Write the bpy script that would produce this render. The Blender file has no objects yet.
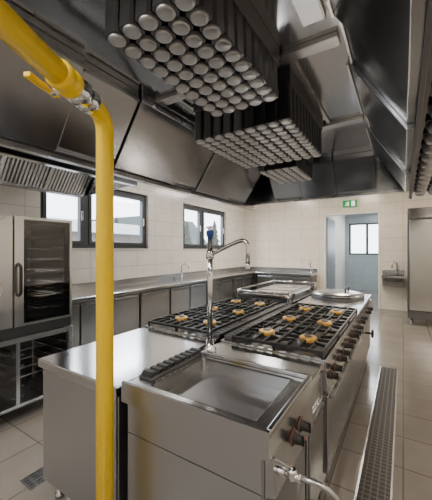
import bpy, bmesh, math, random
from mathutils import Vector, Matrix
random.seed(3)
S = bpy.context.scene
C = S.collection
PI = math.pi

# ------------------------------------------------------------------ materials
def new_mat(name):
    m = bpy.data.materials.new(name); m.use_nodes = True
    return m, m.node_tree, m.node_tree.nodes['Principled BSDF']

def plain(name, col, rough=.5, metal=0., emit=None, es=0., spec=None, coat=0.):
    m, t, b = new_mat(name)
    b.inputs['Base Color'].default_value = (*col, 1)
    b.inputs['Roughness'].default_value = rough
    b.inputs['Metallic'].default_value = metal
    if coat: b.inputs['Coat Weight'].default_value = coat
    if emit:
        b.inputs['Emission Color'].default_value = (*emit, 1)
        b.inputs['Emission Strength'].default_value = es
    n = t.nodes.new('ShaderNodeTexNoise'); n.inputs['Scale'].default_value = 14
    r = t.nodes.new('ShaderNodeMapRange')
    r.inputs['To Min'].default_value = max(0, rough - .03); r.inputs['To Max'].default_value = min(1, rough + .03)
    t.links.new(n.outputs['Fac'], r.inputs['Value']); t.links.new(r.outputs['Result'], b.inputs['Roughness'])
    return m

def steel(name, col, rough, amp=.025, wave=0.):
    m, t, b = new_mat(name)
    b.inputs['Metallic'].default_value = 1
    b.inputs['Base Color'].default_value = (*col, 1)
    tc = t.nodes.new('ShaderNodeTexCoord')
    n2 = t.nodes.new('ShaderNodeTexNoise'); n2.inputs['Scale'].default_value = 2.2; n2.inputs['Detail'].default_value = 2
    t.links.new(tc.outputs['Object'], n2.inputs['Vector'])
    r = t.nodes.new('ShaderNodeMapRange'); r.inputs['From Min'].default_value = .3; r.inputs['From Max'].default_value = .7
    r.inputs['To Min'].default_value = max(.03, rough - amp); r.inputs['To Max'].default_value = rough + amp
    t.links.new(n2.outputs['Fac'], r.inputs['Value']); t.links.new(r.outputs['Result'], b.inputs['Roughness'])
    if wave:   # faint oil-canning of thin sheet metal
        n3 = t.nodes.new('ShaderNodeTexNoise'); n3.inputs['Scale'].default_value = 1.6; n3.inputs['Detail'].default_value = 0
        t.links.new(tc.outputs['Object'], n3.inputs['Vector'])
        bp = t.nodes.new('ShaderNodeBump'); bp.inputs['Strength'].default_value = 1; bp.inputs['Distance'].default_value = wave
        t.links.new(n3.outputs['Fac'], bp.inputs['Height']); t.links.new(bp.outputs['Normal'], b.inputs['Normal'])
    return m

def tile(name, axes, w, h, c1, c2, mortar, rough, offset=0., ms=.004, bump=.15):
    m, t, b = new_mat(name)
    tc = t.nodes.new('ShaderNodeTexCoord')
    sp = t.nodes.new('ShaderNodeSeparateXYZ'); cb = t.nodes.new('ShaderNodeCombineXYZ')
    t.links.new(tc.outputs['Object'], sp.inputs[0])
    t.links.new(sp.outputs[axes[0]], cb.inputs[0]); t.links.new(sp.outputs[axes[1]], cb.inputs[1])
    br = t.nodes.new('ShaderNodeTexBrick'); br.offset = offset
    br.inputs['Scale'].default_value = 1; br.inputs['Brick Width'].default_value = w; br.inputs['Row Height'].default_value = h
    br.inputs['Mortar Size'].default_value = ms; br.inputs['Mortar Smooth'].default_value = .2; br.inputs['Bias'].default_value = 0
    br.inputs['Color1'].default_value = (*c1, 1); br.inputs['Color2'].default_value = (*c2, 1); br.inputs['Mortar'].default_value = (*mortar, 1)
    t.links.new(cb.outputs[0], br.inputs['Vector'])
    n = t.nodes.new('ShaderNodeTexNoise'); n.inputs['Scale'].default_value = 5; n.inputs['Detail'].default_value = 6
    t.links.new(tc.outputs['Object'], n.inputs['Vector'])
    mr = t.nodes.new('ShaderNodeMapRange'); mr.inputs['To Min'].default_value = .86; mr.inputs['To Max'].default_value = 1.14
    t.links.new(n.outputs['Fac'], mr.inputs['Value'])
    mx = t.nodes.new('ShaderNodeVectorMath'); mx.operation = 'SCALE'
    t.links.new(br.outputs['Color'], mx.inputs[0]); t.links.new(mr.outputs['Result'], mx.inputs['Scale'])
    t.links.new(mx.outputs['Vector'], b.inputs['Base Color'])
    b.inputs['Roughness'].default_value = rough
    bp = t.nodes.new('ShaderNodeBump'); bp.inputs['Strength'].default_value = bump; bp.inputs['Distance'].default_value = .003
    bp.invert = True
    t.links.new(br.outputs['Fac'], bp.inputs['Height']); t.links.new(bp.outputs['Normal'], b.inputs['Normal'])
    return m

def glass(name, tint, base=.05, k=.7):
    m = bpy.data.materials.new(name); m.use_nodes = True; t = m.node_tree; t.nodes.clear()
    o = t.nodes.new('ShaderNodeOutputMaterial'); mx = t.nodes.new('ShaderNodeMixShader')
    tr = t.nodes.new('ShaderNodeBsdfTransparent'); tr.inputs['Color'].default_value = (*tint, 1)
    gl = t.nodes.new('ShaderNodeBsdfGlossy'); gl.inputs['Roughness'].default_value = .03
    lw = t.nodes.new('ShaderNodeLayerWeight'); lw.inputs['Blend'].default_value = .5
    pw = t.nodes.new('ShaderNodeMath'); pw.operation = 'POWER'; pw.inputs[1].default_value = 5
    ma = t.nodes.new('ShaderNodeMath'); ma.operation = 'MULTIPLY_ADD'; ma.inputs[1].default_value = k; ma.inputs[2].default_value = base
    t.links.new(lw.outputs['Facing'], pw.inputs[0]); t.links.new(pw.outputs[0], ma.inputs[0])
    t.links.new(ma.outputs[0], mx.inputs[0]); t.links.new(tr.outputs[0], mx.inputs[1]); t.links.new(gl.outputs[0], mx.inputs[2])
    t.links.new(mx.outputs[0], o.inputs['Surface'])
    return m

M = dict(
    steel=steel('brushed_steel', (.46, .465, .475), .22),
    steel_panel=steel('satin_panel_steel', (.44, .445, .46), .34),
    steel_top=steel('worktop_steel', (.56, .565, .57), .17, .03),
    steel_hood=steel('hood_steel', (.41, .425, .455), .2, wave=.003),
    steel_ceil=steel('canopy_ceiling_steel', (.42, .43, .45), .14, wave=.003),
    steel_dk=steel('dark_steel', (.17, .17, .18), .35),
    steel_br=steel('bright_steel', (.62, .62, .62), .26),
    steel_fr=steel('refrigerator_steel', (.50, .495, .485), .17),
    basin=steel('basin_steel', (.40, .40, .405), .21),
    tube=steel('filter_tube_steel', (.15, .15, .16), .33),
    cap=plain('filter_cap_steel', (.50, .50, .51), .36, .85),
    chrome=plain('chrome', (.72, .72, .74), .08, 1.),
    iron=plain('cast_iron', (.014, .014, .015), .45),
    enamel=steel('hob_tray_steel', (.15, .15, .155), .3),
    brass=plain('burner_brass', (.92, .54, .12), .30, .65),
    yellow=plain('yellow_paint', (1.0, .66, .0), .36, 0, coat=.15),
    black=plain('black_plastic', (.009, .009, .010), .45),
    dark=plain('dark_interior', (.03, .03, .032), .6),
    grate=plain('drain_grate_metal', (.12, .105, .09), .5, .4),
    red=plain('red_mark', (.35, .04, .02), .4),
    bezel=plain('knob_bezel', (.13, .04, .025), .4),
    blue=plain('blue_ring', (.02, .06, .28), .35),
    frame=plain('anthracite_frame', (.045, .052, .06), .45),
    door=plain('grey_door_paint', (.24, .265, .29), .4),
    white=plain('white_paint', (.8, .79, .76), .6),
    lum=plain('luminaire_diffuser', (.7, .7, .68), .5, 0, (1, .95, .88), .5),
    green=plain('sign_green', (.0, .26, .06), .4, 0, (0, .40, .08), .25),
    signw=plain('sign_white', (.9, .95, .9), .4, 0, (1, 1, 1), .9),
    snow=plain('snow', (.55, .58, .62), .8),
    tree=plain('winter_needles', (.04, .05, .044), .9),
    bark=plain('tree_bark', (.05, .04, .03), .9),
    house=plain('pale_render', (.15, .13, .115), .9),
    roof=plain('snowy_roof', (.36, .37, .39), .8),
    hill=plain('wooded_hillside', (.09, .105, .105), .9),
    tile_l=tile('wall_tile_left', (1, 2), .5, .3, (.75, .71, .65), (.77, .73, .67), (.50, .47, .42), .16, ms=.005),
    tile_b=tile('wall_tile_back', (0, 2), .5, .3, (.76, .68, .57), (.78, .70, .59), (.53, .47, .39), .18, ms=.005),
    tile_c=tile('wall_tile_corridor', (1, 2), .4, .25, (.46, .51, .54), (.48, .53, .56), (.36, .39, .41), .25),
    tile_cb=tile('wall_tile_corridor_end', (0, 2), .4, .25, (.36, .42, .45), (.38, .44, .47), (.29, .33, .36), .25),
    floor=tile('floor_tile', (0, 1), .4, .4, (.19, .17, .149), (.208, .188, .165), (.105, .094, .082), .16, 0, .006, .22),
    plaster=plain('white_plaster', (.72, .69, .64), .8),
    glass=glass('window_glass', (.96, .98, 1)),
    ovenglass=glass('oven_glass', (.42, .42, .43), .06, .8),
)

# ------------------------------------------------------------------ mesh helpers
class MB:
    def __init__(s): s.bm = bmesh.new()
    def _face(s, vs, m=0, sm=False):
        try:
            f = s.bm.faces.new(vs); f.material_index = m; f.smooth = sm
        except ValueError: pass
    def box(s, x0, x1, y0, y1, z0, z1, m=0):
        v = [s.bm.verts.new((x, y, z)) for z in (z0, z1) for x, y in ((x0, y0), (x1, y0), (x1, y1), (x0, y1))]
        for f in ((3, 2, 1, 0), (4, 5, 6, 7), (0, 1, 5, 4), (1, 2, 6, 5), (2, 3, 7, 6), (3, 0, 4, 7)):
            s._face([v[i] for i in f], m)
        return s
    def bar(s, p0, p1, w, h, m=0):
        p0, p1 = Vector(p0), Vector(p1); d = (p1 - p0).normalized()
        up = Vector((0, 0, 1)) if abs(d.z) < .95 else Vector((1, 0, 0))
        sx = d.cross(up).normalized(); sz = sx.cross(d).normalized()
        v = [s.bm.verts.new(p + sx * a * w / 2 + sz * b * h / 2) for p in (p0, p1) for a, b in ((-1, -1), (1, -1), (1, 1), (-1, 1))]
        for f in ((3, 2, 1, 0), (4, 5, 6, 7), (0, 1, 5, 4), (1, 2, 6, 5), (2, 3, 7, 6), (3, 0, 4, 7)):
            s._face([v[i] for i in f], m)
        return s
    def tube(s, pts, r, n=14, m=0, cap=True):
        pts = [Vector(p) for p in pts]; rs = r if isinstance(r, (list, tuple)) else [r] * len(pts)
        d0 = (pts[1] - pts[0]).normalized()
        up = Vector((0, 0, 1)) if abs(d0.z) < .9 else Vector((1, 0, 0))
        nx = d0.cross(up).normalized(); rings = []
        for i, p in enumerate(pts):
            if i == 0: d = pts[1] - pts[0]
            elif i == len(pts) - 1: d = pts[-1] - pts[-2]
            else: d = (pts[i + 1] - p).normalized() + (p - pts[i - 1]).normalized()
            d = d.normalized(); nx = (nx - d * nx.dot(d)).normalized(); ny = d.cross(nx)
            rings.append([s.bm.verts.new(p + (nx * math.cos(2 * PI * k / n) + ny * math.sin(2 * PI * k / n)) * rs[i]) for k in range(n)])
        for a, b in zip(rings, rings[1:]):
            for k in range(n): s._face([a[k], a[(k + 1) % n], b[(k + 1) % n], b[k]], m, True)
        if cap: s._face(rings[0][::-1], m); s._face(rings[-1], m)
        return s
    def cyl(s, p0, p1, r, n=18, m=0): return s.tube([p0, p1], r, n, m)
    def lathe(s, prof, c, n=24, ms=None, axis='z', allsm=False):
        # prof: list of (radius, height); closed to the axis when radius is 0
        def pt(r, h, a):
            x, y = r * math.cos(a), r * math.sin(a)
            if axis == 'z': return (c[0] + x, c[1] + y, c[2] + h)
            if axis == 'x': return (c[0] + h, c[1] + x, c[2] + y)
            return (c[0] + x, c[1] + h, c[2] + y)
        rings = []
        for r, h in prof:
            if r < 1e-6: rings.append([s.bm.verts.new(pt(0, h, 0))])
            else: rings.append([s.bm.verts.new(pt(r, h, 2 * PI * k / n)) for k in range(n)])
        for i, (a, b) in enumerate(zip(rings, rings[1:])):
            m = ms[i] if ms else 0
            sm = allsm or abs(prof[i][1] - prof[i + 1][1]) > .25 * abs(prof[i][0] - prof[i + 1][0])
            for k in range(n):
                k2 = (k + 1) % n
                if len(a) == 1 and len(b) == 1: continue
                if len(a) == 1: s._face([a[0], b[k], b[k2]], m, sm)
                elif len(b) == 1: s._face([a[k], a[k2], b[0]], m, sm)
                else: s._face([a[k], a[k2], b[k2], b[k]], m, sm)
        return s
    def prism(s, poly, axis, a, b, m=0):
        def pt(p, q):
            return {'x': (q, p[0], p[1]), 'y': (p[0], q, p[1]), 'z': (p[0], p[1], q)}[axis]
        A = [s.bm.verts.new(pt(p, a)) for p in poly]; B = [s.bm.verts.new(pt(p, b)) for p in poly]
        n = len(poly)
        s._face(A, m); s._face(B[::-1], m)
        for i in range(n): s._face([A[i], A[(i + 1) % n], B[(i + 1) % n], B[i]], m)
        return s
    def build(s, name, mats, parent=None, bevel=0, at=None, struct=False):
        bmesh.ops.recalc_face_normals(s.bm, faces=s.bm.faces)
        if not isinstance(mats, (list, tuple)): mats = [mats]
        me = bpy.data.meshes.new(name)
        po = wloc(parent) if parent else Vector()
        if struct and not parent: at = Vector()
        if at is None:
            if parent: at = po
            else:
                xs = [v.co for v in s.bm.verts]
                at = Vector(((min(v.x for v in xs) + max(v.x for v in xs)) / 2, (min(v.y for v in xs) + max(v.y for v in xs)) / 2, min(v.z for v in xs)))
        at = Vector(at)
        bmesh.ops.translate(s.bm, verts=s.bm.verts, vec=-at)
        s.bm.to_mesh(me); s.bm.free()
        o = bpy.data.objects.new(name, me); C.objects.link(o)
        for m in mats: me.materials.append(M[m])
        if parent: o.parent = parent
        o.location = at - po
        if bevel:
            b = o.modifiers.new('bevel', 'BEVEL'); b.width = bevel; b.segments = 2; b.limit_method = 'ANGLE'; b.angle_limit = .7
        if struct: o['kind'] = 'structure'
        return o

def wloc(o):
    v = Vector()
    while o: v = v + o.location; o = o.parent
    return v
def thing(name, label, cat, loc=(0, 0, 0), group=None):
    o = bpy.data.objects.new(name, None); C.objects.link(o); o.location = loc; o.empty_display_size = .1
    o['label'] = label; o['category'] = cat
    if group: o['group'] = group
    return o
def dup(o, wpos):
    c = o.copy(); C.objects.link(c); c.parent = o.parent
    c.location = Vector(wpos) - (wloc(o.parent) if o.parent else Vector())
    return c
def fillet(pts, rad, n=6):
    pts = [Vector(p) for p in pts]; out = [pts[0]]
    for a, b, c in zip(pts, pts[1:], pts[2:]):
        u = (a - b).normalized(); w = (c - b).normalized()
        r = min(rad, (a - b).length * .49, (c - b).length * .49)
        p, q = b + u * r, b + w * r
        for i in range(n + 1):
            t = i / n; out.append(p * (1 - t) ** 2 + b * 2 * t * (1 - t) + q * t * t)
    out.append(pts[-1]); return out
def light(name, loc, sx, sy, e, col, rot=(0, 0, 0)):
    l = bpy.data.lights.new(name, 'AREA'); l.shape = 'RECTANGLE'; l.size = sx; l.size_y = sy; l.energy = e; l.color = col
    o = bpy.data.objects.new(name, l); C.objects.link(o); o.location = loc; o.rotation_euler = rot
    return o

# ------------------------------------------------------------------ room
XL, YB, XR, YF, ZC = -4.35, 8.6, 2.3, -2.6, 3.2
MB().box(XL - .1, XR + .1, YF - .1, YB + .1, -.1, 0).build('floor', 'floor', struct=True)
MB().box(XL - .1, XR + .1, YF - .1, YB + .1, ZC, ZC + .1).build('ceiling', 'plaster', struct=True)
W1 = (2.2, 4.3, 1.53, 2.6); W2 = (5.42, 7.4, 1.53, 2.6)
b = MB()
z0, z1 = 1.53, 2.6
b.box(XL - .2, XL, YF, YB + .1, 0, z0); b.box(XL - .2, XL, YF, YB + .1, z1, ZC)
for a, c in ((YF, W1[0]), (W1[1], W2[0]), (W2[1], YB + .1)): b.box(XL - .2, XL, a, c, z0, z1)
b.build('wall_left', 'tile_l', struct=True)
DX0, DX1, DZ = -1.87, -.5, 2.5
b = MB(); b.box(XL, DX0, YB, YB + .12, 0, ZC); b.box(DX1, XR, YB, YB + .12, 0, ZC); b.box(DX0, DX1, YB, YB + .12, DZ, ZC)
b.build('wall_back', 'tile_b', struct=True)
MB().box(XR, XR + .1, YF, YB, 0, ZC).build('wall_right', 'plaster', struct=True)
MB().box(XL, XR, YF - .1, YF, 0, ZC).build('wall_front', 'plaster', struct=True)
# corridor behind the opening
CE = 12.2
MB().box(-2.1, .7, YB + .1, CE + .1, -.1, 0).build('floor_corridor', 'floor', struct=True)
MB().box(-2.1, .7, YB + .12, CE + .1, 2.9, 3.0).build('ceiling_corridor', 'plaster', struct=True)
MB().box(-2.0, DX0 - .002, YB + .12, CE, 0, 2.9).build('wall_corridor_left', 'plaster', struct=True)
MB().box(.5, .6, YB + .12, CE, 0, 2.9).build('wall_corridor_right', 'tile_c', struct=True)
WC = (-1.74, -.30, 1.32, 2.5)
b = MB(); b.box(-1.9, .5, CE, CE + .1, 0, WC[2]); b.box(-1.9, .5, CE, CE + .1, WC[3], 2.9)
b.box(-1.9, WC[0], CE, CE + .1, WC[2], WC[3]); b.box(WC[1], .5, CE, CE + .1, WC[2], WC[3])
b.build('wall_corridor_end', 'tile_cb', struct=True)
b = MB()
b.box(DX0 - .0, DX0 + .03, YB - .012, YB + .13, 0, DZ); b.box(DX1 - .04, DX1, YB - .012, YB + .13, 0, DZ); b.box(DX0, DX1, YB - .012, YB + .13, DZ - .04, DZ)
b.build('trim_1', 'white', struct=True, bevel=.004)

def window(name, y0, y1, z0, z1, mull):
    x = XL - .1
    e = bpy.data.objects.new(name, None); C.objects.link(e); e.location = (x, (y0 + y1) / 2, z0); e['kind'] = 'structure'
    b = MB(); f = .06
    b.box(x - .04, x + .04, y0, y1, z0, z0 + f); b.box(x - .04, x + .04, y0, y1, z1 - f, z1)
    b.box(x - .04, x + .04, y0, y0 + f, z0 + f, z1 - f); b.box(x - .04, x + .04, y1 - f, y1, z0 + f, z1 - f)
    b.box(x - .04, x + .04, mull - .05, mull + .05, z0 + f, z1 - f)
    b.build('window_frame', 'frame', e, .004)
    for a, c in ((y0 + f, mull - .05), (mull + .05, y1 - f)):
        b = MB(); g = .055
        b.box(x - .03, x + .055, a, c, z0 + f, z0 + f + g); b.box(x - .03, x + .055, a, c, z1 - f - g, z1 - f)
        b.box(x - .03, x + .055, a, a + g, z0 + f + g, z1 - f - g); b.box(x - .03, x + .055, c - g, c, z0 + f + g, z1 - f - g)
        s_ = b.build('sash', 'frame', e, .004)
        MB().box(x - .004, x + .004, a + g, c - g, z0 + f + g, z1 - f - g).build('pane', 'glass', s_)
        MB().box(x + .055, x + .075, c - g + .01, c - .012, (z0 + z1) / 2 - .09, (z0 + z1) / 2 + .06).build('window_handle', 'steel', s_, .004)
    MB().box(x - .04, XL + .02, y0 - .0, y1 + .0, z0 - .02, z0).build('window_sill', 'tile_l', e)
window('window_1', *W1[:2], *W1[2:], 2.95)
window('window_2', *W2[:2], *W2[2:], 6.25)
e = bpy.data.objects.new('window_3', None); C.objects.link(e); e.location = (-1.0, CE, WC[2]); e['kind'] = 'structure'
b = MB(); x0, x1, z0, z1 = WC; f = .06; yy = (CE + .02, CE + .08)
b.box(x0, x1, *yy, z0, z0 + f); b.box(x0, x1, *yy, z1 - f, z1); b.box(x0, x0 + f, *yy, z0 + f, z1 - f); b.box(x1 - f, x1, *yy, z0 + f, z1 - f)
b.box(-1.17, -1.09, *yy, z0 + f, z1 - f)
b.build('window_frame', 'frame', e)
MB().box(x0 + f, x1 - f, CE + .046, CE + .054, z0 + f, z1 - f).build('pane', 'glass', e)

# ------------------------------------------------------------------ outside
MB().box(-90, XL - .3, -30, 90, -1.1, -1.0).build('ground_outside', 'snow', struct=True)
b = MB(); b.prism([(-5, -1), (8, 5.4), (22, 7.4), (40, 8.2), (58, 11.0), (80, 11.0), (95, -1)], 'x', -75, -60)
b.build('hillside_outside', 'hill', struct=True)
t = thing('neighbouring_house', 'rendered house with snowy roof outside the window', 'house', (-24, 17, -1))
MB().box(-29, -20, 12, 22, -1, 2.8).build('wall', 'house', t)
MB().prism([(-30, 2.8), (-19, 2.8), (-24.5, 4.2)], 'y', 11.5, 22.5).build('roof', 'roof', t)
for i in range(3): MB().box(-20.05, -19.95, 13.2 + 3 * i, 14.4 + 3 * i, .9, 2.1).build('window', 'frame', t)
def conifer(x, y, h, label):
    t = thing('conifer_tree', label, 'tree', (x, y, -1), 'trees outside the windows')
    MB().tube([(x, y, -1), (x, y, h * .8 - 1)], [.16, .05], 8).build('trunk', 'bark', t)
    b = MB()
    for k in range(7):
        zz = -1 + h * (.14 + .12 * k); r = h * .25 * (1 - k / 8.2)
        n = 18; c = b.bm.verts.new((x, y, zz + h * .22))
        ring = [b.bm.verts.new((x + r * (1 if j % 2 else .7) * math.cos(2 * PI * j / n + k), y + r * (1 if j % 2 else .7) * math.sin(2 * PI * j / n + k), zz - (.12 * r if j % 2 else 0))) for j in range(n)]
        for j in range(n): b._face([ring[j], ring[(j + 1) % n], c])
        b._face(ring[::-1])
    b.build('foliage', 'tree', t)
conifer(-15, 7.6, 4.0, 'low conifer outside the wide window, nearest the glass')
conifer(-34, 19.5, 5.8, 'conifer in the left pane of the wide window, behind the house')
conifer(-34, 27.5, 6.8, 'tall conifer behind the house, just right of the yellow pipe')
conifer(-34, 32.5, 7.6, 'tallest conifer behind the house, at the right of the wide window')
conifer(-34, 43.5, 7.4, 'conifer in the left pane of the far narrow window')
conifer(-34, 53.0, 8.4, 'taller conifer in the right pane of the far narrow window')

# ------------------------------------------------------------------ island: left neutral unit
ZT = .85
def foot(b, x, y, z1=.12): b.tube([(x, y, 0), (x, y, .02), (x, y, .025), (x, y, z1)], [.028, .028, .02, .02], 12)
def feet(parent, x0, x1, y0, y1, z1=.12, ins=.06):
    b = MB(); foot(b, 0, 0, z1); f0 = b.build('foot', 'steel', parent, at=(0, 0, 0))
    pts = [(x0 + ins, y0 + ins), (x1 - ins, y0 + ins), (x0 + ins, y1 - ins), (x1 - ins, y1 - ins)]
    f0.location = Vector((*pts[0], 0)) - wloc(parent)
    for p in pts[1:]: dup(f0, (*p, 0))

t = thing('worktop_unit', 'stainless steel cupboard with plain worktop standing behind the yellow pipe', 'cabinet', (-1.495, 1.35, 0))
MB().box(-1.83, -1.16, .95, 1.77, .12, .80).build('body', 'steel_panel', t, .004)
MB().box(-1.85, -1.145, .92, 1.78, .80, .85).build('worktop', 'steel_top', t, .006)
MB().box(-1.825, -1.165, .938, .95, .13, .79).build('front_panel', 'steel_panel', t, .003)
feet(t, -1.83, -1.16, .95, 1.77)

# ------------------------------------------------------------------ bain-marie (wet well)
t = thing('bain_marie', 'stainless steel water well with open basin and drain tap, nearest the camera', 'bain-marie', (-.74, 1.19, 0))
X0, X1, Y0, Y1 = -1.10, -.375, .92, 1.46
MB().box(X0 + .02, X1 - .03, Y0 + .025, Y1 - .005, .12, .80).build('body', 'steel_panel', t, .004)
b = MB(); b.box(X0 + .022, X1 - .034, Y0 + .016, Y0 + .025, .13, .655); b.box(X0 + .022, X1 - .034, Y0 + .016, Y0 + .025, .66, .798)
b.build('side_panel', 'steel_panel', t)
bx0, bx1, by0, by1 = -.985, -.455, .99, 1.415
b = MB(); zt = .872
b.box(X0, bx0, Y0, Y1, .80, zt); b.box(bx1, X1, Y0, Y1, .80, zt); b.box(bx0, bx1, Y0, by0, .80, zt); b.box(bx0, bx1, by1, Y1, .80, zt)
b.build('top_frame', 'steel_top', t)
b = MB()
r = .018
b.box(X0, X1, Y0, Y0 + r, zt, zt + .022); b.box(X1 - r, X1, Y0 + r, Y1, zt, zt + .022); b.box(X0 + .09, X1 - r, Y1 - r, Y1, zt, zt + .022)
b.build('raised_rim', 'steel_top', t, .004)
MB().box(X0, X1, Y0 - .003, Y0, .80, zt + .021).build('dulling_strip', 'steel_panel', t)  # thin rougher skin added to blur the pipe's reflection in the rim
# basin: open box with rounded lower corners
b = MB(); zb = .56
def loop(dx, z, rad, n=5):
    pts = []
    for cx, cy, a0 in ((bx1 - rad - dx, by1 - rad - dx, 0), (bx0 + rad + dx, by1 - rad - dx, PI / 2), (bx0 + rad + dx, by0 + rad + dx, PI), (bx1 - rad - dx, by0 + rad + dx, 1.5 * PI)):
        for k in range(n + 1):
            a = a0 + PI / 2 * k / n; pts.append(b.bm.verts.new((cx + rad * math.cos(a), cy + rad * math.sin(a), z)))
    return pts
ls = [loop(-.001, zt + .001, .003), loop(.003, zt - .001, .012), loop(.004, zt - .008, .016), loop(.006, zb + .02, .02), loop(.012, zb + .005, .02), loop(.025, zb, .02), loop(.1, zb - .003, .02)]
for A, B in zip(ls, ls[1:]):
    for k in range(len(A)): b._face([A[k], A[(k + 1) % len(A)], B[(k + 1) % len(A)], B[k]], 0, False)
b._face(ls[-1])
basin = b.build('basin', 'basin', t)
MB().lathe([(.03, 0), (.03, .006), (.02, .006), (.018, .002), (0, .002)], (-.55, 1.2, zb - .003), 18).build('drain_strainer', 'chrome', basin)
b = MB(); b.box(X0 + .005, X0 + .085, 1.02, 1.45, zt, zt + .016); g = b.build('flue_vent', 'steel_dk', t, .003)
b = MB()
for k in range(9):
    y = 1.045 + k * .0475; b.prism([(y - .016, zt + .016), (y + .016, zt + .016), (y + .02, zt + .034), (y - .004, zt + .034)], 'x', X0 + .012, X0 + .078)
b.build('louvres', 'iron', g)
MB().prism([(X1 - .03, .64), (X1 + .012, .655), (X1 - .002, .80), (X1 - .03, .80)], 'y', Y0 + .03, Y1 - .005).build('control_panel', 'steel', t, .003)
def knob(parent, x, y, z):
    b = MB(); b.lathe([(.028, 0), (.028, .005), (.022, .007), (.019, .032), (.015, .037), (0, .037)], (0, 0, 0), 20, axis='x')
    b.box(.027, .044, -.005, .005, -.02, .02)
    k = b.build('knob', 'black', parent, at=(0, 0, 0)); k.location = Vector((x, y, z)) - wloc(parent)
    m = MB().box(.0435, .0448, -.003, .003, 0, .019).build('pointer', 'red', k, at=(0, 0, 0)); m.location = (0, 0, 0)
    c = MB().lathe([(.033, -.002), (.033, .002), (.027, .003), (.027, -.002)], (0, 0, 0), 20, axis='x').build('bezel', 'bezel', k, at=(0, 0, 0)); c.location = (0, 0, 0)
    return k
knob(t, X1 + .004, 1.16, .752); knob(t, X1 + .004, 1.26, .752)
b = MB(); b.tube([(X1 - .01, .99, .73), (X1 + .03, .99, .73)], .015, 16); b.tube([(X1 + .03, .99, .73), (X1 + .085, .99, .73)], .012, 16)
b.lathe([(.013, -.018), (.016, -.01), (.016, .01), (.013, .018), (0, .018)], (X1 + .055, .99, .735), 16)
tp = b.build('drain_tap', 'chrome', t)
MB().bar((X1 + .055, .99, .756), (X1 + .0, .965, .785), .012, .005).build('tap_lever', 'chrome', tp, .002)
MB().tube(fillet([(X1 + .08, .99, .73), (X1 + .15, 1.0, .735), (X1 + .21, 1.02, .68), (X1 + .225, 1.03, .52)], .1), .0095, 12).build('spout', 'steel', tp)
feet(t, X0 + .02, X1 - .03, Y0 + .02, Y1)

# ------------------------------------------------------------------ neutral strip behind the bain-marie with pillar tap
t = thing('tap_unit', 'narrow stainless steel unit between the water well and the gas rings', 'cabinet', (-.75, 1.62, 0))
MB().box(-1.09, -.40, 1.475, 1.77, .12, .80).build('body', 'steel', t, .004)
MB().box(-1.10, -.385, 1.47, 1.78, .80, .85).build('worktop', 'steel_top', t, .006)
dr = MB().box(-.40, -.388, 1.49, 1.755, .16, .66).build('door', 'steel', t, .003)
MB().box(-.388, -.376, 1.51, 1.735, .625, .64).build('handle', 'steel_dk', dr, .002)
feet(t, -1.09, -.40, 1.475, 1.77)

tx, ty = -1.055, 1.59
t = thing('pillar_tap', 'tall chrome pillar tap with blue ring and swivel spout above the water well', 'tap', (tx, ty, ZT))
MB().lathe([(.042, 0), (.042, .012), (.027, .028), (.022, .07), (0, .07)], (tx, ty, ZT), 20).build('base', 'chrome', t)
MB().tube([(tx, ty, ZT + .05), (tx, ty, 1.60)], .0175, 14).build('column', 'chrome', t)
b = MB(); b.lathe([(.021, 0), (.027, .008), (.027, .05), (.021, .058), (0, .058)], (tx, ty, 1.44), 18)
b.build('swivel_joint', 'chrome', t)
b = MB(); b.lathe([(.017, 0), (.024, .004), (.026, .03), (.022, .042), (0, .046)], (tx, ty, 1.585), 18); b.build('blue_ring', 'blue', t)
MB().bar((tx - .03, ty, 1.645), (tx + .03, ty, 1.645), .014, .012).lathe([(.014, 0), (.014, .03), (0, .03)], (tx, ty, 1.625), 12).build('handle', 'chrome', t, .003)
a = MB().tube(fillet([(tx, ty, 1.465), (tx + .14, ty - .015, 1.525), (tx + .29, ty - .03, 1.575), (tx + .285, ty - .03, 1.41)], .13, 12), .0125, 12).build('spout', 'chrome', t)
MB().lathe([(.0145, 0), (.016, .01), (.0145, .04), (0, .04)], (tx + .285, ty - .03, 1.39), 14).build('nozzle', 'chrome', a)

# ------------------------------------------------------------------ gas ranges
def make_grate(parent):
    b = MB(); w, d, z = .15, .25, .89; s = .015
    for sx in (-1, 1): b.bar((sx * w, -d, z), (sx * w, d, z), s, .02)
    for sy in (-1, 1): b.bar((-w, sy * d, z), (w, sy * d, z), s, .02)
    for sx, sy in ((-1, 0), (1, 0), (0, -1), (0, 1)):
        b.bar((sx * w, sy * d, z), (sx * .068, sy * .074, z), .013, .02)
    for sx in (-1, 1):
        for sy in (-1, 1):
            b.bar((sx * w, sy * d * .5, z), (sx * .066, sy * .078, z), .012, .02)
            b.bar((sx * w, sy * d, .853), (sx * w, sy * d, z), s, s)
        b.bar((sx * .075, -d, z), (sx * .075, -d * .52, z), .012, .02).bar((sx * .075, d * .52, z), (sx * .075, d, z), .012, .02)
    return b.build('pan_support', 'iron', parent, at=(0, 0, 0))
def make_burner(parent):
    k = MB().lathe([(.080, .002), (.075, .008), (.058, .010), (.055, .024), (0, .024)], (0, 0, .85), 24).build('burner', 'steel_dk', parent, at=(0, 0, 0))
    c = MB().lathe([(.053, .022), (.057, .028), (.057, .048), (.051, .054), (.034, .055), (0, .055)], (0, 0, .85), 24).build('burner_ring', 'brass', k, at=(0, 0, 0)); c.location = (0, 0, 0)
    c = MB().lathe([(.026, .054), (.029, .057), (.024, .062), (0, .064)], (0, 0, .85), 20).build('burner_cap', 'steel_dk', k, at=(0, 0, 0)); c.location = (0, 0, 0)
    return k
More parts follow.
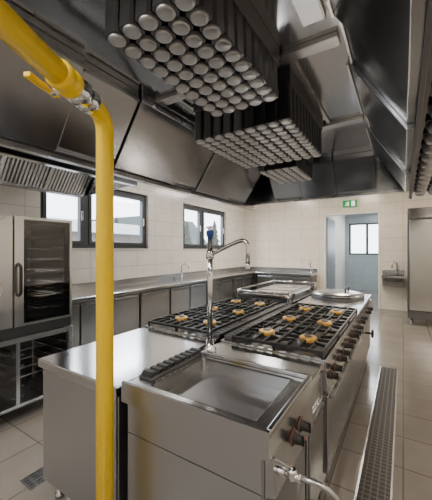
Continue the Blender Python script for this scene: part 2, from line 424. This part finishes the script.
def gas_range(label, x0, x1, fx0, fx1, cols, y0, y1, front):
    t = thing('gas_range', label, 'cooker', ((x0 + x1) / 2, (y0 + y1) / 2, 0), 'back to back gas ranges')
    MB().box(x0 + .02, x1 - .02, y0 + .004, y1 - .004, .12, .78).build('body', 'steel', t, .004)
    b = MB(); p0, p1 = min(cols) - .16, max(cols) + .16
    b.box(x0, p0, y0, y1, .78, .86); b.box(p1, x1, y0, y1, .78, .86); b.box(p0, p1, y0, y0 + .02, .78, .86); b.box(p0, p1, y1 - .02, y1, .78, .86)
    b.build('hob_frame', 'steel_top', t)
    MB().box(p0, p1, y0 + .02, y1 - .02, .79, .851).build('spill_tray', 'enamel', t)
    f = MB().box(fx0, fx1, y0 + .05, y1 - .05, .86, .885).build('flue_vent', 'steel_dk', t, .004)
    b = MB(); b.box(fx0 + .008, fx0 + .012, y0 + .06, y1 - .06, .885, .8875)
    for k in range(26):
        y = y0 + .08 + k * (y1 - y0 - .16) / 25; b.box(fx0 + .012, fx1 - .012, y - .012, y + .012, .885, .888)
    b.build('louvres', 'iron', f)
    g0 = k0 = None
    n = 3; st = (y1 - y0 - .05) / n
    for c in cols:
        for i in range(n):
            p = Vector((c, y0 + .025 + st * (i + .5), 0))
            if g0 is None:
                g0 = make_grate(t); g0.location = p - wloc(t); k0 = make_burner(t); k0.location = p - wloc(t)
            else:
                dup(g0, p); k = dup(k0, p)
                for ch in list(k0.children):
                    q = ch.copy(); C.objects.link(q); q.parent = k
    feet(t, x0 + .02, x1 - .02, y0, y1)
    if front:
        MB().prism([(x1 - .03, .65), (x1 + .014, .665), (x1, .785), (x1 - .03, .785)], 'y', y0 + .01, y1 - .01).build('control_panel', 'steel', t, .003)
        for i in range(9): knob(t, x1 + .006, y0 + .09 + i * .165 + (.03 if i % 2 == 0 else 0), .735)
        for i in range(2):
            a = y0 + .04 + i * (y1 - y0 - .06) / 2; c = a + (y1 - y0 - .06) / 2 - .02
            d = MB().box(x1 - .022, x1 + .006, a, c, .17, .635).build('oven_door', 'steel', t, .006)
            MB().prism([(x1 + .006, .60), (x1 + .03, .607), (x1 + .03, .622), (x1 + .006, .63)], 'y', a + .05, c - .05).build('handle', 'steel', d, .003)
        MB().box(x1 - .05, x1 - .03, y0 + .01, y1 - .01, .03, .12).build('plinth', 'steel_dk', t)
    return t
gas_range('gas range on the aisle side with brass burners, black grates and front knobs', -1.10, -.38, -1.095, -1.035, (-.86, -.555), 1.785, 3.36, True)
gas_range('gas range on the window side of the island, behind the plain worktop', -1.85, -1.13, -1.195, -1.135, (-1.675, -1.37), 1.785, 3.36, False)

# ------------------------------------------------------------------ far units of the island
t = thing('fryer_unit', 'stainless steel unit with flat top between gas range and round boiling pan', 'cabinet', (-.74, 3.6, 0))
MB().box(-1.08, -.40, 3.375, 3.82, .12, .80).build('body', 'steel', t, .004)
MB().box(-1.10, -.38, 3.37, 3.83, .80, .86).build('worktop', 'steel_top', t, .006)
d = MB().box(-.402, -.388, 3.39, 3.81, .16, .64).build('door', 'steel', t, .004)
MB().box(-.388, -.374, 3.42, 3.78, .6, .615).build('handle', 'steel_dk', d, .002)
MB().box(-.402, -.38, 3.38, 3.82, .66, .79).build('control_panel', 'steel', t, .003)
knob(t, -.38, 3.5, .735); knob(t, -.38, 3.68, .735)
feet(t, -1.08, -.40, 3.375, 3.82)

t = thing('boiling_pan', 'boiling pan with round domed steel lid at the far aisle end of the island', 'boiling pan', (-.74, 4.3, 0))
MB().box(-1.08, -.40, 3.845, 4.755, .12, .82).build('body', 'steel', t, .006)
MB().box(-1.10, -.38, 3.84, 4.76, .82, .86).build('worktop', 'steel_top', t, .006)
cx, cy = -.76, 4.3
MB().lathe([(.335, 0), (.335, .03), (.30, .035), (.30, 0)], (cx, cy, .86), 40).build('pan_collar', 'steel_dk', t)
l = MB().lathe([(.33, .032), (.335, .045), (.325, .055), (.26, .075), (.14, .09), (0, .095)], (cx, cy, .86), 40, allsm=True).build('lid', 'steel', t)
MB().tube(fillet([(cx + .12, cy - .14, .93), (cx + .12, cy - .14, .985), (cx + .12, cy + .14, .985), (cx + .12, cy + .14, .93)], .03), .01, 10).build('lid_handle', 'black', l)
MB().box(-.402, -.378, 3.86, 4.74, .62, .80).build('control_panel', 'steel', t, .003)
b = MB(); b.tube([(-.39, 3.98, .5), (-.31, 3.98, .5)], .012, 10); b.lathe([(.03, -.012), (.045, -.012), (.05, 0), (.045, .012), (.03, .012), (0, .01)], (-.31, 3.98, .5), 20, axis='x')
b.build('hand_wheel', 'black', t)
knob(t, -.378, 4.15, .72); knob(t, -.378, 4.4, .72)
feet(t, -1.08, -.40, 3.845, 4.755)

t = thing('bratt_pan', 'tilting pan with raised rectangular steel lid at the far window end of the island', 'bratt pan', (-1.49, 4.06, 0))
MB().box(-1.83, -1.15, 3.38, 4.75, .12, .80).build('body', 'steel', t, .006)
b = MB(); b.box(-1.85, -1.13, 3.375, 4.76, .80, .87); b.build('worktop', 'steel_top', t, .006)
MB().box(-1.81, -1.18, 3.46, 4.64, .87, .90).build('pan_rim', 'steel_dk', t)
b = MB(); b.prism([(-1.81, .905), (-1.81, .925), (-1.77, .935), (-1.22, .945), (-1.18, .93), (-1.18, .905)], 'y', 3.46, 4.64)
l = b.build('lid', 'steel', t, .006)
for y in (3.53, 3.9, 4.27):
    MB().prism([(-1.74, .937), (-1.25, .946), (-1.25, .953), (-1.74, .944)], 'y', y, y + .32).build('lid_pressing', 'steel_top', l, .004)
for y in (3.6, 4.5): MB().box(-1.16, -1.135, y - .04, y + .04, .87, .96).build('hinge', 'steel_dk', t, .004)
b = MB(); zr = .985
b.tube(fillet([(-1.83, 3.42, .87), (-1.83, 3.42, zr), (-1.83, 4.7, zr), (-1.83, 4.7, .87)], .03), .011, 10)
b.tube([(-1.83, 4.7, zr), (-1.15, 4.7, zr)], .011, 10).tube([(-1.15, 4.7, .87), (-1.15, 4.7, zr)], .011, 10)
b.tube([(-1.83, 3.42, zr - .01), (-1.15, 3.42, zr - .01)], .011, 10).tube([(-1.15, 3.42, .87), (-1.15, 3.42, zr - .01)], .011, 10)
b.build('guard_rail', 'chrome', t)
feet(t, -1.83, -1.15, 3.38, 4.75)

# ------------------------------------------------------------------ yellow gas pipe
px, py, pz, pr = -1.09, .82, 2.075, .0365
hd = Vector((.245, -.489, 0)).normalized()
P0 = Vector((px, py, pz))
t = thing('gas_pipe', 'yellow painted gas pipe dropping vertically in front of the island', 'pipe', (px, py, 0))
MB().tube(fillet([(px, py, .01), P0, P0 + hd * .16], .085, 10), pr, 22).build('drop_pipe', 'yellow', t)
MB().lathe([(.075, 0), (.075, .012), (.04, .016), (.04, .03), (0, .03)], (px, py, 0), 24).build('floor_flange', 'steel', t)
E = P0 + hd * 1.05
MB().tube(fillet([P0 + hd * .30, E, E + Vector((0, 0, .775))], .1, 10), pr * 1.06, 22).build('supply_pipe', 'yellow', t)
def ringed(prof, o, d, n=22):
    d = d.normalized(); b = MB(); pts = [o + d * h for r, h in prof]
    b.tube(pts, [r for r, h in prof], n); return b
o = P0 + hd * .12
v = ringed([(.039, 0), (.047, .004), (.047, .034), (.041, .038), (.041, .055), (.05, .06), (.05, .1), (.041, .106), (.041, .125)], o, hd, 10).build('pipe_union', 'chrome', t)
o2 = P0 + hd * .24
v = ringed([(.041, 0), (.048, .006), (.048, .03), (.041, .036), (.043, .05), (.048, .056), (.048, .08), (.039, .086)], o2, hd).build('ball_valve', 'yellow', t)
# valve stem + lever hanging on the window side of the pipe
sd = Vector((-.80, -.44, -.40)).normalized()
st = o2 + hd * .015
MB().tube([st + sd * .03, st + sd * .072], .012, 12).build('valve_stem', 'chrome', v)
la = st + sd * .070
MB().bar(la - hd * .03, la + hd * .04 + sd * .002, .026, .008).bar(la + hd * .035 + sd * .002, la + hd * .115 + sd * .004, .024, .016).build('valve_lever', 'yellow', v, .003)

# ------------------------------------------------------------------ big extraction canopy over the island
CL, CR, CN, CF, ZB, ZTOP = -2.30, .08, -.9, 4.9, 2.205, 2.85
ZF = 2.31
t = thing('extraction_canopy', 'large polished steel extraction canopy covering the whole island', 'extractor hood', ((CL + CR) / 2, 2, ZB))
b = MB(); b.box(CL, CR, CN, CF, ZTOP, ZTOP + .03); b.build('top_panel', 'steel_ceil', t)
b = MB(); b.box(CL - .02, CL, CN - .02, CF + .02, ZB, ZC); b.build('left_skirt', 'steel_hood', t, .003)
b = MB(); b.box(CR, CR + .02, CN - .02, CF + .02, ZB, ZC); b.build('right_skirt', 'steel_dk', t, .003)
b = MB(); b.box(CL, CR, CF, CF + .02, ZF, ZC); b.build('far_skirt', 'steel_hood', t, .003)
b = MB(); b.box(CL, CR, CN - .02, CN, ZB, ZC); b.build('near_skirt', 'steel_hood', t, .003)
b = MB(); g = .05
b.box(CL, CL + g, CN, CF, ZB, ZB + .012); b.box(CL + g - .006, CL + g, CN, CF, ZB + .012, ZB + .035)
b.box(CL + g, CR, CF - g, CF, ZF, ZF + .012); b.box(CL + g, CR, CF - g, CF - g + .006, ZF + .012, ZF + .035)
b.build('drip_gutter', 'steel_br', t, .002)
b = MB(); g = .02
b.box(CR - g, CR, CN, CF - .06, ZB, ZB + .012)
b.build('drip_edge', 'steel_dk', t, .002)
def airbox(side, a, c, lo, reach, hi=ZTOP):
    s = 1 if side == 'left' else -1; X = CL if side == 'left' else CR
    o = MB().prism([(X, ZB + lo), (X + s * .06, ZB + lo), (X + s * reach, hi - .07), (X + s * reach, hi), (X, hi)], 'y', a, c).build('slanted_air_box', 'steel_hood', t, .004)
    xx = sorted((X + s * (reach - .004), X + s * (reach + .012)))
    MB().box(xx[0], xx[1], a, c, hi - .085, hi - .06).build('edge_channel', 'steel_br', o, .002)
for a, c, lo, re in ((-.85, 1.25, .05, .42), (1.262, 1.78, .09, .39), (1.792, 2.62, .05, .42), (2.632, 3.05, .09, .39), (3.062, 3.85, .05, .42), (3.862, 4.44, .09, .39)): airbox('left', a, c, lo, re)
for a, c, lo, re in ((-.85, 1.7, .04, .40), (1.712, 2.18, .08, .37), (2.192, 3.05, .04, .40), (3.062, 3.45, .08, .37), (3.462, 4.44, .04, .40)): airbox('right', a, c, lo, re)
for a, c, lo, re in ((-1.87, -1.40, .07, .39), (-1.388, -.87, .04, .42), (-.858, -.34, .07, .39)):
    MB().prism([(CF, ZF + lo), (CF - .06, ZF + lo), (CF - re, ZTOP - .07), (CF - re, ZTOP), (CF, ZTOP)], 'x', a, c).build('slanted_air_box', 'steel_hood', t, .004)
for y in (.3, 1.98, 3.32):
    MB().box(CL + .43, CR - .42, y - .05, y + .05, ZTOP - .035, ZTOP).build('cross_rail', 'steel_br', t, .004)
for x in (-.66, -1.68):
    MB().box(x - .015, x + .015, 2.04, 3.26, ZTOP - .02, ZTOP).build('seam_strip', 'steel_br', t, .002)
for lx, ly in ((-.44, 1.60),):
    l = MB().box(lx - .07, lx + .07, ly - .16, ly + .16, ZTOP - .03, ZTOP).build('luminaire', 'steel', t, .003)
    MB().box(lx - .055, lx + .055, ly - .145, ly + .145, ZTOP - .034, ZTOP - .03).build('diffuser', 'lum', l)

def module(label, x0, x1, y0, y1, zb, nx, ny, h=.25, dome=.02):
    t = thing('filter_module', label, 'filter bank', ((x0 + x1) / 2, (y0 + y1) / 2, zb), 'tube filter banks in the canopies')
    dx, dy = (x1 - x0) / nx, (y1 - y0) / ny; r = min(dx, dy) * .475
    b = MB(); b.box(x0, x1, y0, y1, zb + h - .03, ZTOP)
    b.build('housing', 'steel_dk', t, .004)
    # flat-sided cartridge that tapers slightly, with a smooth round steel cap underneath
    b = MB()
    def ring(q, z): return [b.bm.verts.new((x * q, y * q, z)) for x, y in ((-1, -.7), (-.7, -1), (.7, -1), (1, -.7), (1, .7), (.7, 1), (-.7, 1), (-1, .7))]
    A, B2 = ring(r * .86, h - .015), ring(r * 1.0, .010)
    for k in range(8): b._face([A[k], A[(k + 1) % 8], B2[(k + 1) % 8], B2[k]])
    b._face(A); b._face(B2[::-1])
    prof = [(r * .88, .010), (r * .89, .003), (r * .84, -dome * .4), (r * .66, -dome * .85), (r * .35, -dome), (0, -dome)]
    b.lathe(prof, (0, 0, 0), 24, [1] * (len(prof) - 1), allsm=True)
    t0 = b.build('filter_tube', ['tube', 'cap'], t, at=(0, 0, 0))
    first = True
    for i in range(nx):
        for j in range(ny):
            p = Vector((x0 + dx * (i + .5), y0 + dy * (j + .5), zb))
            if first: t0.location = p - wloc(t); first = False
            else: dup(t0, p)
    return t
module('nearest and largest-looking bank of tube filters with pale round caps under the canopy', -1.22, -.70, .90, 1.90, 2.51, 5, 10, .25, .007)
module('middle wide bank of tube filters hanging above the gas ranges', -1.61, -.71, 2.15, 3.2, 2.48, 9, 11, .30, .007)
module('farthest small bank of tube filters under the canopy, above the bratt pan', -1.58, -1.08, 3.5, 4.3, 2.5, 5, 8, .25, .007)

# second canopy to the right
t = thing('side_canopy', 'flat steel extraction panel along the right side of the large canopy', 'extractor hood', (.65, 3.2, ZTOP))
MB().box(.105, 1.25, 1.0, 5.4, ZTOP, ZTOP + .03).build('top_panel', 'steel_ceil', t)
MB().box(1.25, 1.27, 1.0, 5.4, 2.3, ZC).build('outer_skirt', 'steel_hood', t)
MB().box(.105, 1.25, 5.4, 5.42, ZTOP, ZC).build('far_skirt', 'steel_hood', t)
module('bank of tube filters at the right edge of the picture', .112, .432, 1.5, 5.1, 2.30, 2, 15, .3, .05)

# ------------------------------------------------------------------ hood above the ovens
t = thing('oven_hood', 'wall hood with row of slatted grease filters above the combi oven', 'extractor hood', (-3.3, .9, 2.24))
HX, HY0, HY1 = -2.55, -.6, 2.35
MB().box(HX - .02, HX, HY0, HY1, 2.24, ZC).build('front_skirt', 'steel_hood', t, .003)
MB().prism([(HX - .02, 2.24), (-3.5, 2.2), (XL + .01, 2.6), (XL + .01, ZC), (HX - .02, ZC)], 'y', HY1 - .02, HY1).build('end_panel', 'steel_hood', t, .003)
b = MB(); b.box(HX - .05, HX + .012, HY0, HY1, 2.225, 2.262); b.build('lip', 'steel_top', t, .006)
MB().prism([(-3.56, 2.19), (-3.1, 2.76), (-3.1, ZC), (XL + .01, ZC), (XL + .01, 2.62), (-3.62, 2.19)], 'y', HY0, HY1 - .03).build('plenum', 'steel_dk', t)
A, B = Vector((-3.53, 0, 2.215)), Vector((-3.10, 0, 2.75)); nrm = Vector((.78, 0, -.62)).normalized()
f0 = None
for i in range(6):
    y0 = HY0 + .03 + i * .48; y1 = y0 + .46
    if f0 is None:
        b = MB(); o = nrm * .022
        for y in (0, .46): b.bar(A + o + Vector((0, y, 0)), B + o + Vector((0, y, 0)), .022, .03)
        b.bar(A + o, A + o + Vector((0, .46, 0)), .022, .03); b.bar(B + o, B + o + Vector((0, .46, 0)), .022, .03)
        for k in range(1, 12):
            y = .46 * k / 12; b.bar(A + o + Vector((0, y, 0)), B + o + Vector((0, y, 0)), .024, .012)
        f0 = b.build('grease_filter', 'steel_br', t, at=(0, 0, 0)); f0.location = Vector((0, y0, 0)) - wloc(t)
    else: dup(f0, (0, y0, 0))

# ------------------------------------------------------------------ combi oven + stand
OX, OY0, OY1, OZ0, OZ1 = -2.83, .70, 1.744, .74, 1.80
t = thing('combi_oven', 'stainless combi oven with dark glass door standing on open rack stand', 'oven', (-3.2, 1.22, OZ0))
b = MB(); D = -3.58
b.box(D, OX - .05, OY0, OY1, OZ0, OZ0 + .12); b.box(D, OX - .05, OY0, OY1, OZ1 - .07, OZ1)
b.box(D, D + .04, OY0, OY1, OZ0 + .12, OZ1 - .07); b.box(D + .04, OX - .05, OY1 - .06, OY1, OZ0 + .12, OZ1 - .07); b.box(D + .04, OX - .05, OY0, 1.22, OZ0 + .12, OZ1 - .07)
b.build('body', 'steel', t)
b = MB(); b.box(D + .05, D + .06, 1.23, OY1 - .07, OZ0 + .13, OZ1 - .08); b.build('cavity_back', 'steel_dk', t)
b = MB()
for k in range(7):
    z = OZ0 + .2 + k * .115
    for x in (D + .1, OX - .1): b.bar((x, 1.235, z), (x, OY1 - .07, z), .018, .018)
    for q in range(6): b.bar((D + .1, 1.25 + q * .08, z), (OX - .1, 1.25 + q * .08, z), .008, .008)
b.build('oven_racks', 'steel_br', t)
MB().box(OX - .05, OX, OY0 + .005, 1.205, OZ0 + .09, OZ1 - .005).build('control_panel', 'steel_br', t, .004)
c = MB().box(OX, OX + .004, .80, 1.02, 1.25, 1.62).build('display', 'black', t)
b = MB(); b.lathe([(.035, 0), (.03, .03), (0, .03)], (OX, .91, 1.12), 20, axis='x'); b.build('dial', 'black', t)
b = MB(); y0, y1, z0, z1 = 1.215, OY1 - .006, OZ0 + .09, OZ1 - .005; f = .024
b.box(OX - .05, OX + .004, y0, y1, z0, z0 + f); b.box(OX - .05, OX + .004, y0, y1, z1 - f, z1)
b.box(OX - .05, OX + .004, y0, y0 + f + .05, z0 + f, z1 - f); b.box(OX - .05, OX + .004, y1 - f, y1, z0 + f, z1 - f)
d = b.build('door', ['steel_br'], t)
b = MB(); ya, yb2, za, zb2 = y0 + f + .05, y1 - f, z0 + f, z1 - f; q = .035
b.box(OX - .03, OX - .014, ya, yb2, za, za + q); b.box(OX - .03, OX - .014, ya, yb2, zb2 - q, zb2); b.box(OX - .03, OX - .014, ya, ya + q, za + q, zb2 - q); b.box(OX - .03, OX - .014, yb2 - q, yb2, za + q, zb2 - q)
b.build('glass_border', 'black', d)
MB().box(OX - .012, OX + .002, ya, yb2, za, zb2).build('glass', 'ovenglass', d)
MB().tube(fillet([(OX, 1.245, 1.10), (OX + .05, 1.245, 1.12), (OX + .05, 1.245, 1.36), (OX, 1.245, 1.38)], .03), .013, 12).build('handle', 'black', d)
MB().box(OX - .05, OX - .01, OY0 + .01, OY1 - .01, OZ0, OZ0 + .085).build('vent_strip', 'dark', t, .003)
light('oven_cavity_fill', (-3.2, OY1 - .075, 1.3), .4, .5, 3.6, (1, .9, .75), (math.radians(-90), 0, 0))  # added light inside the cavity so the racks show through the glass

t = thing('oven_stand', 'open steel rack stand with tray slides under the combi oven', 'stand', (-3.2, 1.22, 0))
b = MB(); b.box(D, OX + .01, OY0, OY1, .69, .738); b.build('top_shelf', 'steel_br', t, .004)
b = MB(); b.box(D, OX, OY0, OY1, .12, .15); b.build('bottom_shelf', 'steel_br', t, .004)
b = MB(); b.box(D, D + .02, OY0, OY1, .15, .69); b.box(D + .02, OX - .05, OY0, OY0 + .02, .15, .69); b.box(D + .02, OX - .02, OY1 - .02, OY1, .15, .69)
b.build('enclosure', 'steel_dk', t)
MB().box(OX - .55, OX - .01, 1.235, 1.265, .15, .69).build('divider', 'steel_br', t)
for y in (OY0 + .02, OY1 - .02):
    for x in (D + .02, OX - .02): MB().box(x - .02, x + .02, y - .02, y + .02, 0, .69).build('leg', 'steel_br', t, .003)
for k in range(5):
    b = MB(); z = .21 + k * .09
    for y in (1.275, 1.70): b.box(D + .05, OX - .01, y, y + .022, z, z + .006)
    for y in (.745, 1.205): b.box(D + .05, OX - .01, y, y + .022, z, z + .006)
    b.bar((OX - .45, 1.27, z), (OX - .45, 1.72, z), .01, .01).bar((OX - .45, .74, z), (OX - .45, 1.23, z), .01, .01)
    b.build('tray_slide', 'steel_br', t)

# ------------------------------------------------------------------ wall counters
XC = XL + .004
b = MB(); b.prism([(XC, 1.85), (-3.68, 1.85), (-3.68, 7.95), (-2.05, 7.95), (-2.05, YB - .004), (XC, YB - .004)], 'z', .80, .85)
t = thing('counter_worktop', 'long L-shaped steel worktop running under the windows and along back wall', 'worktop', (-3.95, 5, .8))
b.build('slab', 'steel_top', t, .006)
b = MB(); b.box(XC, XC + .02, 1.85, YB - .004, .85, .97); b.box(XC + .02, -2.05, YB - .024, YB - .004, .85, .97); b.build('upstand', 'steel', t, .003)
def cab_x(label, y0, y1, nd=2):
    x0, x1 = XL + .02, -3.74
    t = thing('base_cabinet', label, 'cabinet', ((x0 + x1) / 2, (y0 + y1) / 2, 0), 'steel base cabinets under the counter worktop')
    MB().box(x0, x1 - .02, y0, y1, .12, .8).build('body', 'steel_dk', t, .003)
    w = (y1 - y0) / nd
    for i in range(nd):
        a = y0 + i * w + .014; c = y0 + (i + 1) * w - .014
        d = MB().box(x1 - .02, x1, a, c, .14, .755).build('door', 'steel', t, .004)
        MB().box(x1, x1 + .02, a + .03, c - .03, .72, .737).build('handle', 'steel_dk', d, .003)
    feet(t, x0, x1 - .02, y0, y1)
cab_x('steel base cabinet with doors right beside the combi oven', 1.88, 3.5, 3)
cab_x('single-door steel base cabinet below right part of the wide window', 3.52, 4.26, 1)
cab_x('steel base cabinet between the two windows, below the small sink tap', 4.28, 5.5, 2)
cab_x('steel base cabinet below the far window, nearer of the two there', 5.52, 6.72, 2)
cab_x('steel base cabinet below the far window, tucked into the room corner', 6.74, 7.9, 2)
t = thing('base_cabinet', 'steel base cabinet against the back wall beside the door opening', 'cabinet', (-2.85, 8.28, 0), 'steel base cabinets under the counter worktop')
MB().box(-3.66, -2.07, 8.0, YB - .01, .12, .8).build('body', 'steel_dk', t, .003)
for i in range(3):
    a = -3.65 + i * .525; d = MB().box(a + .01, a + .515, 7.98, 8.0, .14, .755).build('door', 'steel', t, .004)
    MB().box(a + .04, a + .485, 7.96, 7.98, .72, .737).build('handle', 'steel_dk', d, .003)
feet(t, -3.66, -2.07, 8.0, YB)
def gooseneck(label, x, y, dirx, diry, h):
    t = thing('basin_tap', label, 'tap', (x, y, .85))
    MB().lathe([(.028, 0), (.028, .012), (.018, .025), (.016, .07), (0, .07)], (x, y, .85), 16).build('base', 'chrome', t)
    MB().tube(fillet([(x, y, .9), (x, y, .85 + h), (x + dirx * .2, y + diry * .2, .85 + h), (x + dirx * .2, y + diry * .2, .85 + h - .12)], .09, 8), .014, 10).build('spout', 'chrome', t)
    MB().bar((x, y, .92), (x + diry * .07 + .02, y + dirx * .07, .95), .014, .008).build('lever', 'chrome', t)
gooseneck('small chrome gooseneck tap on the wall worktop between the windows', -4.22, 5.2, 1, 0, .34)
gooseneck('small chrome gooseneck tap on back worktop beside the door opening', -2.2, 8.45, 0, -1, .34)

# ------------------------------------------------------------------ back right: basin, fridge, exit sign
t = thing('hand_basin', 'small wall-hung steel hand basin right of the door opening', 'basin', (-.2, 8.42, .62))
hx0, hx1, hy0, hy1 = -.45, .03, 8.22, YB
b = MB(); b.box(hx0, hx1, hy0, hy0 + .03, .83, .88); b.box(hx0, hx1, hy1 - .08, hy1, .83, .88); b.box(hx0, hx0 + .03, hy0 + .03, hy1 - .08, .83, .88); b.box(hx1 - .03, hx1, hy0 + .03, hy1 - .08, .83, .88)
b.build('rim', 'steel_top', t)
b = MB(); cxb, cyb = (hx0 + hx1) / 2, 8.375
def ring4(k, z): return [b.bm.verts.new((cxb + sx * .21 * k, cyb + sy * .145 * k, z)) for sx, sy in ((-1, -1), (1, -1), (1, 1), (-1, 1))]
rs = [ring4(1, .86), ring4(.9, .76), ring4(.5, .72)]
for A_, B_ in zip(rs, rs[1:]):
    for k in range(4): b._face([A_[k], A_[(k + 1) % 4], B_[(k + 1) % 4], B_[k]])
b._face(rs[-1]); b.build('bowl', 'steel_dk', t)
b = MB(); b.prism([(hy0 + .01, .83), (hy0 + .02, .83), (hy1 - .09, .59), (hy1 - .1, .59)], 'x', hx0 + .015, hx1 - .015)
b.prism([(hy0 + .02, .83), (hy1, .83), (hy1, .58), (hy1 - .1, .58)], 'x', hx0 + .01, hx0 + .02).prism([(hy0 + .02, .83), (hy1, .83), (hy1, .58), (hy1 - .1, .58)], 'x', hx1 - .02, hx1 - .01)
b.build('apron', 'steel', t)
MB().box(hx0, hx1, hy1 - .015, hy1, .88, 1.0).build('splashback', 'steel', t, .003)
MB().tube(fillet([(cxb + .08, 8.55, .88), (cxb + .08, 8.55, 1.2), (cxb - .02, 8.36, 1.2), (cxb - .02, 8.36, 1.06)], .08, 8), .02, 10).build('tap', 'chrome', t)

t = thing('refrigerator', 'tall stainless steel refrigerator at the right edge by the back wall', 'refrigerator', (.7, 7.45, 0))
MB().box(.075, 1.36, 7.09, 7.9, .13, 2.34).build('body', 'steel_dk', t, .006)
for a, c, s_ in ((.105, .70, 1), (.73, 1.33, -1)):
    d = MB().box(a, c, 7.035, 7.085, .3, 2.10).build('door', 'steel_fr', t, .008)
    hx = c - .06 if s_ == 1 else a + .06
    MB().tube([(hx, 6.99, 1.0), (hx, 6.99, 1.5)], .012, 10).tube([(hx, 6.99, 1.03), (hx, 7.04, 1.03)], .008, 8).tube([(hx, 6.99, 1.47), (hx, 7.04, 1.47)], .008, 8).build('handle', 'chrome', d)
MB().box(.1, 1.335, 7.04, 7.085, 2.135, 2.32).build('top_fascia', 'steel_fr', t, .004)
MB().box(.1, 1.335, 7.05, 7.085, .15, .275).build('vent_grille', 'steel_dk', t, .004)
feet(t, .085, 1.35, 7.09, 7.9, .135)

sx, sz, sy = -1.2, 2.64, YB - .05
t = thing('exit_sign', 'green emergency exit sign with white running figure above door opening', 'sign', (-1.2, 8.57, sz))
MB().box(sx - .18, sx + .18, sy, YB, sz, sz + .19).build('case', 'white', t, .004)
MB().box(sx - .178, sx + .178, sy - .004, sy, sz + .004, sz + .186).build('green_face', 'green', t)
b = MB(); y0, y1 = sy - .007, sy - .004
b.prism([(sx + .04, sz + .03), (sx + .12, sz + .03), (sx + .12, sz + .165), (sx + .04, sz + .165)], 'y', y0, y1)
b.build('doorway_symbol', 'signw', t)
b = MB(); y0, y1 = sy - .007, sy - .004
def stroke(p, q, w): b.bar((sx + p[0], (y0 + y1) / 2, sz + p[1]), (sx + q[0], (y0 + y1) / 2, sz + q[1]), .003, w)
b.lathe([(.014, 0), (.014, .003), (0, .003)], (sx - .035, y0, sz + .152), 12, axis='y')
stroke((-.045, .135), (-.06, .085), .022); stroke((-.06, .085), (-.03, .06), .014); stroke((-.03, .06), (-.045, .03), .013); stroke((-.06, .085), (-.085, .055), .014); stroke((-.085, .055), (-.12, .055), .012)
stroke((-.045, .13), (-.015, .105), .011); stroke((-.045, .13), (-.085, .125), .011); stroke((-.085, .125), (-.095, .10), .011)
b.build('running_figure', 'signw', t)

# corridor contents
t = thing('door_leaf', 'grey door standing open against the left side of the door opening', 'door', (-1.83, 9.2, 0))
MB().box(-1.865, -1.815, 8.78, 9.9, .01, 2.42).build('panel', 'door', t, .004)
MB().tube([(-1.77, 9.78, 1.0), (-1.77, 9.66, 1.0)], .01, 8).tube([(-1.815, 9.78, 1.0), (-1.77, 9.78, 1.0)], .01, 8).build('handle', 'chrome', t)

# ------------------------------------------------------------------ floor drains
def drain(label, x0, x1, y0, y1, mf, mt):
    t = thing('floor_drain', label, 'drain', ((x0 + x1) / 2, (y0 + y1) / 2, 0))
    b = MB(); w = .012
    b.box(x0, x0 + w, y0, y1, .0, .005); b.box(x1 - w, x1, y0, y1, .0, .005); b.box(x0 + w, x1 - w, y0, y0 + w, .0, .005); b.box(x0 + w, x1 - w, y1 - w, y1, .0, .005)
    b.build('frame', mf, t)
    MB().box(x0 + w, x1 - w, y0 + w, y1 - w, .0, .001).build('channel', 'dark', t)
    b = MB(); n = int((y1 - y0) / .04)
    for k in range(1, n): y = y0 + (y1 - y0) * k / n; b.box(x0 + w, x1 - w, y - .005, y + .005, .001, .004)
    for k in range(1, 5): x = x0 + (x1 - x0) * k / 5; b.box(x - .004, x + .004, y0 + w, y1 - w, .001, .0045)
    b.build('grating', mt, t)
drain('long steel floor drain grating in the aisle beside the island', -.25, -.055, 1.5, 4.35, 'steel', 'grate')
drain('short steel floor drain grating between the oven and the island', -2.10, -1.96, .93, 1.17, 'steel_br', 'steel_br')

# ------------------------------------------------------------------ light
w = bpy.data.worlds.new('overcast_sky'); S.world = w; w.use_nodes = True
bg = w.node_tree.nodes['Background']; bg.inputs['Color'].default_value = (.96, .98, 1, 1); bg.inputs['Strength'].default_value = 7
WARM = (1, .87, .71); NEU = (1, .96, .90)
for i, (x, y, e) in enumerate(((1.75, 1.0, 44), (1.7, 3.6, 52), (1.2, 6.0, 62), (-.9, 6.6, 74), (-2.9, 6.7, 54), (-3.35, 4.0, 20), (-3.2, -1.4, 34), (1.2, -1.4, 44))):  # last entry is an unseen light added to brighten the refrigerator front
    light('ceiling_lamp', (x, y, ZC - .03), .5, 1.2, e, WARM if x > -2 else NEU)
light('rear_fill', (-.9, -1.8, 3.1), 2.0, 1.0, 85, (1, .985, .96), (math.radians(35), 0, 0))  # added fill behind the camera, brightens the island fronts
light('canopy_fill', (-1.1, -.3, ZTOP - .02), 1.4, .5, 42, (1, .99, .97))  # added fill under the canopy behind the camera, no fixture there
light('hood_lamp', (-2.75, 1.0, 2.75), .1, 1.6, 52, WARM, (0, math.radians(-50), 0))
light('corridor_fill', (-.8, 10.4, 2.85), .6, 1.6, 55, (.92, .97, 1))  # added cool area light standing in for daylight in the corridor
# daylight falling in through the windows from the sky above them
for nm, y, e in (('daylight_wide', 3.25, 760), ('daylight_far', 6.4, 640)):
    light(nm, (XL - 1.7, y, 4.1), 1.8, 2.2, e, (.90, .96, 1), (0, math.radians(-42), 0))

# ------------------------------------------------------------------ camera
cd = bpy.data.cameras.new('camera'); co = bpy.data.objects.new('camera', cd); C.objects.link(co)
co.location = (0, 0, 1.5); co.rotation_euler = (PI / 2, 0, math.radians(32.4))
cd.lens = 295 / 500 * 36; cd.sensor_width = 36; cd.clip_start = .03
S.camera = co
